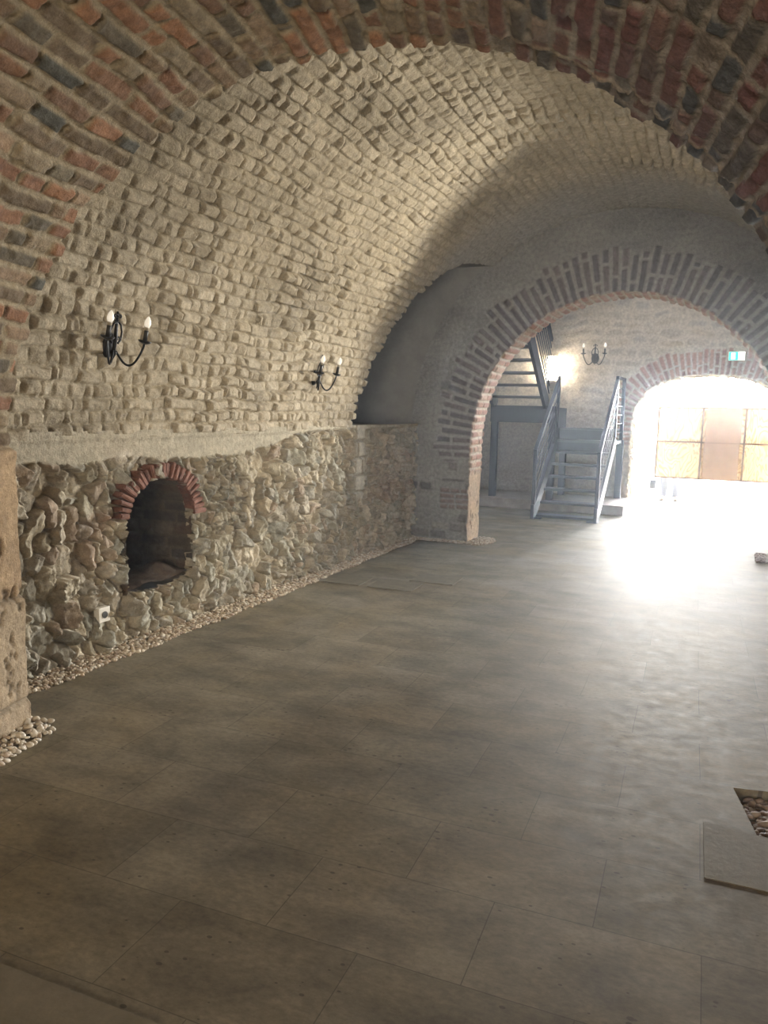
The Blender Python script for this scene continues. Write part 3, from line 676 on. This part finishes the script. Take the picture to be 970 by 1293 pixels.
# ================================================================== SCONCES
def make_sconce(label):
    """local frame: +x out of the wall, y sideways, z up"""
    r = empty('wall_sconce', (0, 0, 0), 0, label, 'wall light', 'wrought iron candle wall lights')
    # oval back plate
    m_ = MB(); m_.lathe([(0, 0), (.05, 0), (.055, .006), (.045, .016), (.02, .022), (0, .024)], n=28)
    for v in m_.bm.verts: v.co = Vector((v.co.z, v.co.x, v.co.y * 1.35 - .03))
    m_.build('backplate', M['iron'], r, smooth=True)
    # central spine with finials
    m_ = MB(); m_.tube([(.03, 0, .17), (.035, 0, .10), (.045, 0, .0), (.045, 0, -.07), (.04, 0, -.12)], [.006, .009, .012, .010, .004], 10)
    m_.lathe([(0, -.012), (.010, -.006), (.013, .0), (.010, .008), (0, .014)], (.034, 0, .115)); m_.lathe([(0, -.05), (.012, -.02), (.02, 0), (.012, .014), (0, .02)], (.045, 0, -.06))
    m_.build('spine', M['iron'], r, smooth=True)
    for s in (-1, 1):
        # heart shaped scroll
        pts = []
        for k in range(40):
            t = k / 39; a = -PI * .5 + t * 2.9 * PI; rad = .034 * (1 - .72 * t)
            pts.append((.04, s * (.012 + .034 * (1 - .55 * t) + rad * math.cos(a) * .8) * (1 if t < 2 else 1), .035 + .028 * t + rad * math.sin(a)))
        big = [(.04, 0, .115), (.04, s * .028, .10), (.04, s * .045, .06), (.042, s * .042, .015), (.043, s * .025, -.008)]
        m_ = MB(); m_.tube(big + [(.043, s * (.02 - .0), .0)] , .0056, 8)
        sp = [(.043, s * (.022 + .018 * (1 - t) * math.cos(-1.2 + t * 7)), .018 + .018 * (1 - t) * math.sin(-1.2 + t * 7)) for t in [i / 24 for i in range(22)]]
        m_.tube(sp, .0048, 8)
        top = [(.036, s * (.018 + .016 * (1 - t) * math.cos(PI - t * 6)), .142 + .016 * (1 - t) * math.sin(PI - t * 6)) for t in [i / 20 for i in range(18)]]
        m_.tube(top, .0046, 8)
        m_.build('scroll', M['iron'], r, smooth=True)
        # arm
        arm = []
        for k in range(17):
            t = k / 16
            y = s * (.01 + .135 * t); z = -.05 - .075 * math.sin(PI * min(1, t * 1.0)) * 1.0 + .05 * t ** 3; x = .05 + .075 * math.sin(t * PI / 2)
            arm.append((x, y, z))
        arm.append((.125, s * .147, .028))
        ex, ey = .125, s * .147
        m_ = MB(); m_.tube(arm, .0065, 10); am = m_.build('arm', M['iron'], r, smooth=True)
        m_ = MB(); m_.lathe([(0, .018), (.014, .018), (.03, .026), (.040, .036), (.038, .037), (.028, .030), (.012, .026), (0, .026)], (ex, ey, 0)); m_.build('drip_pan', M['iron'], am, smooth=True)
        m_ = MB(); m_.lathe([(.0125, .026), (.0125, .095), (.0105, .097), (0, .097)], (ex, ey, 0)); m_.build('candle', M['candle'], am, smooth=True)
        m_ = MB(); m_.lathe([(.0115, .097), (.0125, .113), (.0125, .118)], (ex, ey, 0)); m_.build('collar', M['collar'], am, smooth=True)
        m_ = MB(); m_.lathe([(.0125, .116), (.0185, .129), (.019, .141), (.015, .158), (.008, .172), (0, .180)], (ex, ey, 0)); m_.build('bulb', M['bulb'], am, smooth=True)
    return r
def copy_tree(o, parent=None):
    c = o.copy(); C.objects.link(c); c.parent = parent
    for ch in list(o.children): copy_tree(ch, c)
    return c
def on_vault(y, z):
    th = PI - math.asin((z - VC[1]) / VC[2]); return Vector((VC[0] + (VC[2] - .035) * math.cos(th), y, VC[1] + (VC[2] - .035) * math.sin(th)))
sc0 = make_sconce('black wrought iron two candle wall light above the brick niche')
sc0.location = on_vault(3.44, 1.87); sc0.scale = (1.0,) * 3; sc0.rotation_euler = (0, math.asin((1.845 - VC[1]) / VC[2]), 0)
sc1 = copy_tree(sc0); sc1.location = on_vault(5.86, 1.80); sc1['label'] = 'black wrought iron two candle wall light beside the dark arched recess'
sc2 = copy_tree(sc0); sc2.location = (-2.15, YF - .045, 2.42); sc2.rotation_euler = (0, 0, -PI / 2); sc2.scale = (1.15,) * 3; sc2['label'] = 'small dark candle wall light on the far wall above the stairs'

# ================================================================== EXIT SIGN
ex = empty('exit_sign', (-.06, YF - .02, 2.405), 0, 'green and white running man emergency exit sign above the bright doorway', 'sign')
MB().box((-.115, -.05, -.066), (.115, .0, .066)).build('housing', M['white_plastic'], ex, bevel=.004)
MB().box((-.108, -.054, -.060), (.020, -.049, .060)).build('green_panel', M['green'], ex)
MB().box((.022, -.054, -.060), (.108, -.049, .060)).build('white_panel', M['exit_white'], ex)
m_ = MB(); y_ = -.0575
m_.box((-.078, y_, -.045), (-.022, y_ + .003, .045))
m_.build('door_symbol', M['exit_white'], ex)
m_ = MB(); y_ = -.060
def stick(p, q, w): m_.beam((p[0], y_, p[1]), (q[0], y_, q[1]), .003, w, up=(-(q[1] - p[1]), 0, q[0] - p[0]))
stick((-.036, .012), (-.048, -.012), .013); stick((-.048, -.012), (-.034, -.024), .008); stick((-.034, -.024), (-.034, -.042), .008)
stick((-.048, -.012), (-.062, -.026), .008); stick((-.062, -.026), (-.076, -.026), .007); stick((-.036, .010), (-.020, .002), .006); stick((-.038, .012), (-.056, .008), .006); stick((-.056, .008), (-.062, -.006), .006)
m_.box((-.038, y_ - .0015, .018), (-.026, y_ + .0015, .030)); m_.build('running_man', M['green'], ex)
m_ = MB(); y_ = -.056
stick((.040, 0), (.09, 0), .010); stick((.038, 0), (.058, .020), .010); stick((.038, 0), (.058, -.020), .010); m_.build('arrow', M['green'], ex)

# ================================================================== LIT WALL LANTERN by the stairs
lt = empty('wall_lantern', (-2.83, YF - .03, 2.0), 0, 'glowing rectangular lantern on the wall beside the upper stairs', 'wall light')
MB().box((-.06, -.03, -.10), (.06, .03, .02)).build('bracket', M['lamp_body'], lt, bevel=.004)
MB().box((-.078, -.17, .0), (.078, .0, .03)).build('base_tray', M['lamp_body'], lt, bevel=.004)
MB().box((-.07, -.16, .03), (.07, -.005, .42)).build('glass_shade', M['lamp_glow'], lt, bevel=.006)
MB().box((-.078, -.17, .42), (.078, .0, .445)).build('cap', M['lamp_body'], lt, bevel=.004)

# ================================================================== STAIRCASE
stc = empty('metal_staircase', (-2.1, 11.8, 0), 0, 'blue grey steel staircase with open treads and slim railings turning up behind the brick arch', 'staircase')
def sp(mb_, name, m='steel', parent=stc, bevel=0):
    o = mb_.build(name, M[m], parent, bevel=bevel); o.matrix_parent_inverse = Matrix.Translation(-Vector(parent.location)) if parent is stc else Matrix(); return o
xL, xR = -2.545, -1.665; y0, zs0, ri, go = 10.86, .05, .173, .215
for k in range(6):
    y = y0 + k * go; z = zs0 + k * ri
    sp(MB().box((xL + .03, y, z - .035), (xR - .03, y + .235, z)), 'tread', 'tread', bevel=.004)
yT = y0 + 6 * go; zT = zs0 + 6 * ri      # first landing
for x in (xL, xR):
    m_ = MB(); m_.beam((x, y0 - .05, -.0 + .06), (x, yT, zT - .02), .045, .20); m_.box((x - .0225, y0 - .12, .0), (x + .0225, y0 + .10, .20))
    sp(m_, 'stringer')
sp(MB().box((xL + .0, y0 - .10, .0), (xL + .12, y0 + .0, .02)), 'foot_plate'); sp(MB().box((xR - .12, y0 - .10, .0), (xR + .03, y0 + .02, .02)), 'foot_plate')
sp(MB().box((xL, yT, zT - .05), (xR + .02, 12.92, zT)), 'landing', 'tread')
sp(MB().box((xL, yT - .02, zT - .20), (xR + .02, yT + .02, zT - .04)), 'landing_beam')
sp(MB().box((xL, 12.38, zT), (xR - .02, 12.40, zT + .18)), 'riser'); sp(MB().box((xL, 12.36, zT + .15), (xR - .02, 12.92, zT + .18)), 'tread', 'tread')
# upper landing on the left with its beams
zU = 1.58
sp(MB().box((-3.55, 11.95, zU - .04), (xL - .03, 12.92, zU)), 'landing', 'tread'); sp(MB().box((-3.56, 11.92, zU - .24), (xL + .02, 11.98, zU + .02)), 'landing_beam')
sp(MB().box((xL - .06, 12.0, zT - .1), (xL - .01, 12.9, zU)), 'riser')
for (x, y, zt) in ((-3.50, 11.98, zU), (xL - .03, 11.98, zU), (xL - .03, 12.86, zT), (xR, 12.86, zT)):
    sp(MB().box((x - .05, y - .05, .15), (x + .05, y + .05, zt - .0)), 'post', bevel=.004)
# upper flight climbing back towards the hall
for k in range(1, 9):
    y = 12.0 - k * .215; z = zU + k * .173
    sp(MB().box((-3.50, y - .02, z - .04), (-2.72, y + .235, z)), 'tread', 'tread', bevel=.004)
for x in (-3.52, -2.70):
    m_ = MB(); m_.beam((x, 12.05, zU + .02), (x, 12.0 - 8.6 * .215, zU + 8.6 * .173), .05, .22); sp(m_, 'stringer')
# right railing of the upper flight: parallel bars
m_ = MB()
for j in range(7):
    dz = .22 + j * .115; m_.beam((-2.66, 12.0, zU + dz), (-2.66, 12.0 - 8.4 * .215, zU + dz + 8.4 * .173), .014, .03)
sp(m_, 'railing_bars')
m_ = MB(); m_.beam((-2.66, 12.0, zU + 1.02), (-2.66, 12.0 - 8.4 * .215, zU + 1.02 + 8.4 * .173), .045, .05); sp(m_, 'handrail')
# railings of the lower flight
sl = ri / go
for x, s in ((xL, -1), (xR, 1)):
    sp(MB().box((x - .025, y0 - .08, .0), (x + .025, y0 - .03, .98)), 'newel_post', bevel=.004)
    sp(MB().box((x - .022, yT - .02, zT - .2), (x + .022, yT + .025, zT + .98)), 'newel_post', bevel=.004)
    m_ = MB(); m_.beam((x, y0 - .08, .96), (x, yT + .02, zT + .94), .05, .035); sp(m_, 'handrail')
    m_ = MB()
    for j in range(6):
        dz = .13 + j * .125; m_.beam((x, y0 - .05, dz + .06), (x, yT, zT - .08 + dz + .02), .012, .014)
    sp(m_, 'railing_bars')
# landing railing on the right, running back to the wall
sp(MB().box((xR - .02, 12.84, zT), (xR + .03, 12.89, zT + .98)), 'newel_post')
m_ = MB(); m_.beam((xR, yT, zT + .96), (xR, 12.88, zT + .96), .05, .035); sp(m_, 'handrail')
m_ = MB()
for j in range(6): m_.beam((xR, yT, zT + .13 + j * .135), (xR, 12.88, zT + .13 + j * .135), .012, .014)
sp(m_, 'railing_bars')

# stone platform behind the stairs
pf = MB().box((-4.8, 11.76, 0), (-1.42, YF, .15)).build('stone_platform', M['block'], bevel=.012)
tag(pf, 'low stone platform under the back of the metal staircase', 'platform')

# ================================================================== OUTSIDE
mb = MB(); mb.bm.faces.new([mb.bm.verts.new(v) for v in ((-14, YF + .3, .004), (14, YF + .3, .004), (14, 45, .004), (-14, 45, .004))])
struct(mb.build('ground', M['ground']))
# unseen roof and sides added outside the door to shade the display board
m_ = MB(); m_.box((-2.4, YF + .44, 2.55), (3.0, 16.6, 2.7)); m_.box((-2.45, YF + .44, 0), (-2.25, 16.6, 2.7)); m_.box((2.4, YF + .44, 0), (2.6, 16.6, 2.7))
shade_hood = struct(m_.build('wall_shade_hood', M['shade_hood']))

pn = empty('display_board', (-.2, 13.9, 0), 0, 'framed plywood display board with brown middle boards standing in the bright doorway', 'display board')
xa, xb_, xc, xd = -1.20, -.50, .15, .86; z0_, z1_, zm = .45, 1.635, 1.06
def pp(m_, n_, mt): return m_.build(n_, M[mt], pn)
def bxl(m_, x0, x1, y0_, y1_, za, zb2): m_.box((x0 + .2, y0_, za), (x1 + .2, y1_, zb2)); return m_
for (x0, x1) in ((xa, xb_), (xb_, xc), (xc, xd)):
    for (za, zb2) in ((z0_, zm), (zm, z1_)): pp(bxl(MB(), x0 + .006, x1 - .006, -.008, .008, za + .005, zb2 - .005), 'plywood_sheet', 'plywood')
for x in (xa, xb_, xc, xd): pp(bxl(MB(), x - .014, x + .014, -.022, .022, z0_, z1_), 'frame_post', 'frame_wood')
for z in (z0_, zm, z1_): pp(bxl(MB(), xa, xd, -.022, .022, z - .012, z + .012), 'frame_rail', 'frame_wood')
for (za, zb2, dx) in ((zm + .004, z1_ + .02, .0), (z0_ - .005, zm - .004, -.012)): pp(bxl(MB(), xb_ + .055 + dx, xc - .055 + dx, -.040, -.024, za, zb2), 'brown_panel', 'brown_board')
for x in (xb_, xd - .02): pp(bxl(MB(), x - .012, x + .012, -.012, .012, 0.0, z0_), 'leg', 'white_metal')
for x in (xb_, xd - .02): pp(bxl(MB(), x - .02, x + .02, -.2, .2, 0.0, .02), 'foot', 'white_metal')

wk = empty('work_light', (-1.2, 13.62, 0), .3, 'small grey work light on a low stand in the bright doorway', 'work light')
MB().box((-.05, -.03, .27), (.05, .03, .42)).build('lamp_head', M['grey_metal'], wk, bevel=.006)
m_ = MB(); m_.tube([(0, 0, .0), (0, 0, .28)], .009); m_.build('post', M['grey_metal'], wk)
m_ = MB(); m_.tube([(-.17, 0, .15), (.17, 0, .15)], .008); m_.build('crossbar', M['grey_metal'], wk)
for a in (0, 2 * PI / 3, 4 * PI / 3):
    m_ = MB(); m_.tube([(0, 0, .12), (.15 * math.cos(a), .15 * math.sin(a), .006)], .007); m_.build('leg', M['grey_metal'], wk)
dg = MB().box((-.55, 14.02, .004), (-.20, 14.12, .022)).build('floor_grating', M['grey_metal'], bevel=.003)
tag(dg, 'thin grey metal strip lying on the ground beneath the display board', 'grating')

# ---- person behind the board (only the lower legs show)
def person():
    r = empty('person', (-.98, 14.44, 0), 0, 'person in blue grey trousers standing behind the display board', 'person')
    me = bpy.data.meshes.new('body')
    J = [((0, 0, .83), .115), ((0, 0, 1.0), .105), ((0, .0, 1.16), .125), ((0, 0, 1.29), .095), ((0, .0, 1.36), .05), ((0, -.012, 1.43), .072), ((0, -.015, 1.51), .078), ((0, -.01, 1.565), .05)]
    E_ = [(i, i + 1) for i in range(7)]
    def add(p, r_, par): J.append((p, r_)); E_.append((par, len(J) - 1)); return len(J) - 1
    for s in (-1, 1):
        a = add((s * .09, 0, .78), .088, 0); a = add((s * .095, -.01, .44), .056, a); a = add((s * .098, .005, .30), .052, a); a = add((s * .10, .02, .075), .034, a); a = add((s * .11, -.06, .035), .033, a); add((s * .12, -.15, .025), .026, a)
        a = add((s * .17, 0, 1.27), .052, 3); a = add((s * .225, .01, 1.03), .036, a); a = add((s * .23, -.06, .82), .025, a); h = add((s * .228, -.085, .755), .026, a)
        for q, (dx, L_) in enumerate(((-.02, .065), (-.007, .075), (.007, .07), (.02, .055))):
            f = add((s * .228 + dx * .3, -.085 + dx, .715), .0095, h); add((s * .222, -.092 + dx, .715 - L_ * .9), .0075, f)
        f = add((s * .212, -.11, .74), .011, h); add((s * .205, -.125, .70), .009, f)
    me.from_pydata([j[0] for j in J], E_, []); o = link('body', me, M['skin'], r)
    sk = o.modifiers.new('Skin', 'SKIN'); o.modifiers.new('Sub', 'SUBSURF').levels = 2; o.modifiers['Sub'].render_levels = 2
    for i, j in enumerate(J): me.skin_vertices[0].data[i].radius = (j[1], j[1])
    me.skin_vertices[0].data[0].use_root = True
    def shell(name, rows, m_name, n=20):
        m_ = MB(); rings = []
        for (x, y, z, rx, ry) in rows: rings.append([m_.bm.verts.new((x + rx * math.cos(2 * PI * k / n), y + ry * math.sin(2 * PI * k / n), z)) for k in range(n)])
        for A, B_ in zip(rings, rings[1:]):
            for k in range(n): m_.bm.faces.new((A[k], A[(k + 1) % n], B_[(k + 1) % n], B_[k]))
        return m_.build(name, M[m_name], r, smooth=True)
    shell('shirt', [(0, 0, .80, .155, .125), (0, 0, .95, .145, .115), (0, 0, 1.1, .165, .125), (0, 0, 1.24, .18, .115), (0, 0, 1.31, .12, .085), (0, 0, 1.345, .062, .06)], 'shirt')
    for s in (-1, 1):
        shell('trouser_leg', [(s * .10, .018, .055, .062, .066), (s * .098, .012, .2, .064, .068), (s * .097, 0, .42, .07, .074), (s * .09, 0, .68, .095, .1), (s * .075, 0, .86, .1, .12)], 'jeans')
        m_ = MB(); m_.tube([(s * .095, .06, .04), (s * .10, .02, .05), (s * .11, -.07, .04), (s * .12, -.17, .03), (s * .122, -.20, .026)], [.03, .042, .042, .034, .015], 12); m_.build('shoe', M['shoe'], r, smooth=True)
        m_ = MB(); m_.tube([(s * .16, 0, 1.28), (s * .20, .005, 1.14), (s * .225, .01, 1.02)], [.06, .053, .047], 12, False); m_.build('sleeve', M['shirt'], r, smooth=True)
    m_ = MB(); bmesh.ops.create_uvsphere(m_.bm, u_segments=20, v_segments=14, radius=1, matrix=Matrix.Translation((0, .008, 1.515)) @ Matrix.Diagonal((.086, .096, .09, 1)))
    bmesh.ops.delete(m_.bm, geom=[v for v in m_.bm.verts if v.co.y < -.03 and v.co.z < 1.54 or v.co.z < 1.44], context='VERTS'); m_.build('hair', M['hair'], r, smooth=True)
    for s in (-1, 1):
        m_ = MB(); bmesh.ops.create_uvsphere(m_.bm, u_segments=10, v_segments=8, radius=.011, matrix=Matrix.Translation((s * .028, -.083, 1.487))); m_.build('eye', M['eye'], r, smooth=True)
        m_ = MB(); bmesh.ops.create_uvsphere(m_.bm, u_segments=10, v_segments=8, radius=1, matrix=Matrix.Translation((s * .08, -.005, 1.475)) @ Matrix.Diagonal((.012, .018, .03, 1))); m_.build('ear', M['skin'], r, smooth=True)
    m_ = MB(); m_.tube([(0, -.082, 1.49), (0, -.098, 1.465), (0, -.09, 1.455)], [.007, .012, .01], 8); m_.build('nose', M['skin'], r, smooth=True)
    m_ = MB(); m_.tube([(-.024, -.078, 1.43), (0, -.086, 1.428), (.024, -.078, 1.43)], [.003, .007, .003], 8); m_.build('mouth', M['ochre_brick'], r, smooth=True)
person()

# closed boxes added behind the modelled faces to block light leaks
m_ = MB(); m_.box((-6.2, 1.5, -.1), (-4.97, Y1 + .6, 4.2)); m_.box((-4.97, 1.5, -.1), (-4.45, 6.4, 4.2)); m_.box((-4.97, 1.5, -.1), (-4.45, Y1 + .2, 1.25)); m_.box((-5, 1.5, 3.75), (2, Y1 + .4, 4.2)); m_.box((1.3, 3.4, -.1), (2, Y1 + .4, 4.2))
m_.box((-4.6, 1.5, -.3), (-3.45, Y1, .22)); m_.box((-4.6, Y1 + .12, -.1), (-3.0, Y1 + .36, 4.0)); m_.box((-5.2, Y1, 4.1), (3, YF + .4, 4.3)); m_.box((-5.2, Y1, -.1), (-4.95, YF + .4, 4.2)); m_.box((2.6, Y1, -.1), (2.9, YF + .4, 4.2))
struct(m_.build('wall_leak_blocks', M['block']))
# ================================================================== LIGHT
w = bpy.data.worlds.new('World'); bpy.context.scene.world = w; w.use_nodes = True
bg = w.node_tree.nodes['Background']; bg.inputs['Color'].default_value = (1, .985, .96, 1)
_n = w.node_tree.nodes; _l = w.node_tree.links            # hazy sky, brightest low over the courtyard
tc = _n.new('ShaderNodeTexCoord'); dt = _n.new('ShaderNodeVectorMath'); dt.operation = 'DOT_PRODUCT'; dt.inputs[1].default_value = Vector((.22, 1, .08)).normalized()
_l.new(tc.outputs['Generated'], dt.inputs[0]); wr = _n.new('ShaderNodeMapRange'); wr.interpolation_type = 'SMOOTHSTEP'
wr.inputs[1].default_value = .70; wr.inputs[2].default_value = .96; wr.inputs[3].default_value = 14; wr.inputs[4].default_value = 75
_l.new(dt.outputs['Value'], wr.inputs[0]); _l.new(wr.outputs[0], bg.inputs['Strength'])
pl = bpy.data.lights.new('door_portal', 'AREA'); pl.shape = 'RECTANGLE'; pl.size = 2.3; pl.size_y = 2.15; pl.cycles.is_portal = True
po = bpy.data.objects.new('door_portal', pl); C.objects.link(po); po.location = (-.4, YF + .42, 1.07); po.rotation_euler = (-PI / 2, 0, 0)
def area(name, loc, target, size, power, col, sy=None):
    l = bpy.data.lights.new(name, 'AREA'); l.energy = power; l.color = col; l.shape = 'RECTANGLE'; l.size = size; l.size_y = sy or size
    o = bpy.data.objects.new(name, l); C.objects.link(o); o.location = loc
    o.rotation_euler = (Vector(target) - Vector(loc)).to_track_quat('-Z', 'Y').to_euler(); return o
area('rear_fill_light', ab(-.5, -3.9, 1.2), ab(-.9, 3, 2.7), 1.6, 48, (1, .85, .64))  # added warm fill behind the camera, no window there
area('right_fill_light', (.95, 4.8, 1.0), (-1.9, 5.2, 3.3), 1.0, 9, (1, .92, .78))  # added low fill out of view, lifts the vault; no window there
area('fill_light_stair_room', (-1.0, 10.8, 3.9), (-1.0, 10.8, 0), 2.0, 14, (.95, .97, 1))  # added soft fill under the closed stair room ceiling

sp_ = bpy.data.lights.new('raking_fill_spot', 'SPOT'); sp_.energy = 185; sp_.color = (1, .92, .78); sp_.shadow_soft_size = .08; sp_.spot_size = math.radians(58); sp_.spot_blend = .45  # added unseen spot, rakes the left wall to boost the door daylight
so_ = bpy.data.objects.new('raking_fill_spot', sp_); C.objects.link(so_); so_.location = (.85, 7.85, 2.0); so_.rotation_euler = (Vector((-3.4, 4.1, 1.9)) - Vector((.85, 7.85, 2.0))).to_track_quat('-Z', 'Y').to_euler()
# thin haze volume added to give the veiling glare around the doorway
hz = MB().box((-4.8, -.6, .01), (2.4, 12.6, 4.0)).build('haze', None)
hm = bpy.data.materials.new('haze'); hm.use_nodes = True; hn = hm.node_tree.nodes; hn.clear()
ho = hn.new('ShaderNodeOutputMaterial'); hv_ = hn.new('ShaderNodeVolumeScatter'); hv_.inputs['Density'].default_value = .0086; hv_.inputs['Anisotropy'].default_value = .55; hv_.inputs['Color'].default_value = (.74, .86, 1, 1)
hm.node_tree.links.new(hv_.outputs[0], ho.inputs['Volume']); hz.data.materials.append(hm); tag(hz, 'thin pale haze volume standing in for the glare around the bright doorway', 'haze', kind='stuff')
# ================================================================== CAMERA
pitch, yaw, roll = math.radians(7.60546864), math.radians(24.30511928), math.radians(1.18192552)
f = Vector((-math.sin(yaw) * math.cos(pitch), math.cos(yaw) * math.cos(pitch), -math.sin(pitch)))
r = Vector((math.cos(yaw), math.sin(yaw), 0)); u = r.cross(f)
r2 = math.cos(roll) * r + math.sin(roll) * u; u2 = -math.sin(roll) * r + math.cos(roll) * u
cam = bpy.data.cameras.new('camera'); co = bpy.data.objects.new('camera', cam); C.objects.link(co)
co.matrix_world = Matrix.Translation((0, 0, 1.5)) @ Matrix((r2, u2, -f)).transposed().to_4x4()
cam.sensor_fit = 'VERTICAL'; cam.sensor_height = 24; cam.lens = 971 / 1293 * 24; cam.clip_start = .02; cam.clip_end = 200
sc = bpy.context.scene; sc.camera = co
sc.view_settings.view_transform = 'Standard'; sc.view_settings.look = 'None'; sc.view_settings.gamma = 1; sc.view_settings.exposure = 2.2; sc.view_settings.use_curve_mapping = False
sc.cycles.use_denoising = True; sc.cycles.max_bounces = 8; sc.cycles.diffuse_bounces = 6; sc.cycles.sample_clamp_indirect = 8; sc.cycles.caustics_reflective = False; sc.cycles.caustics_refractive = False
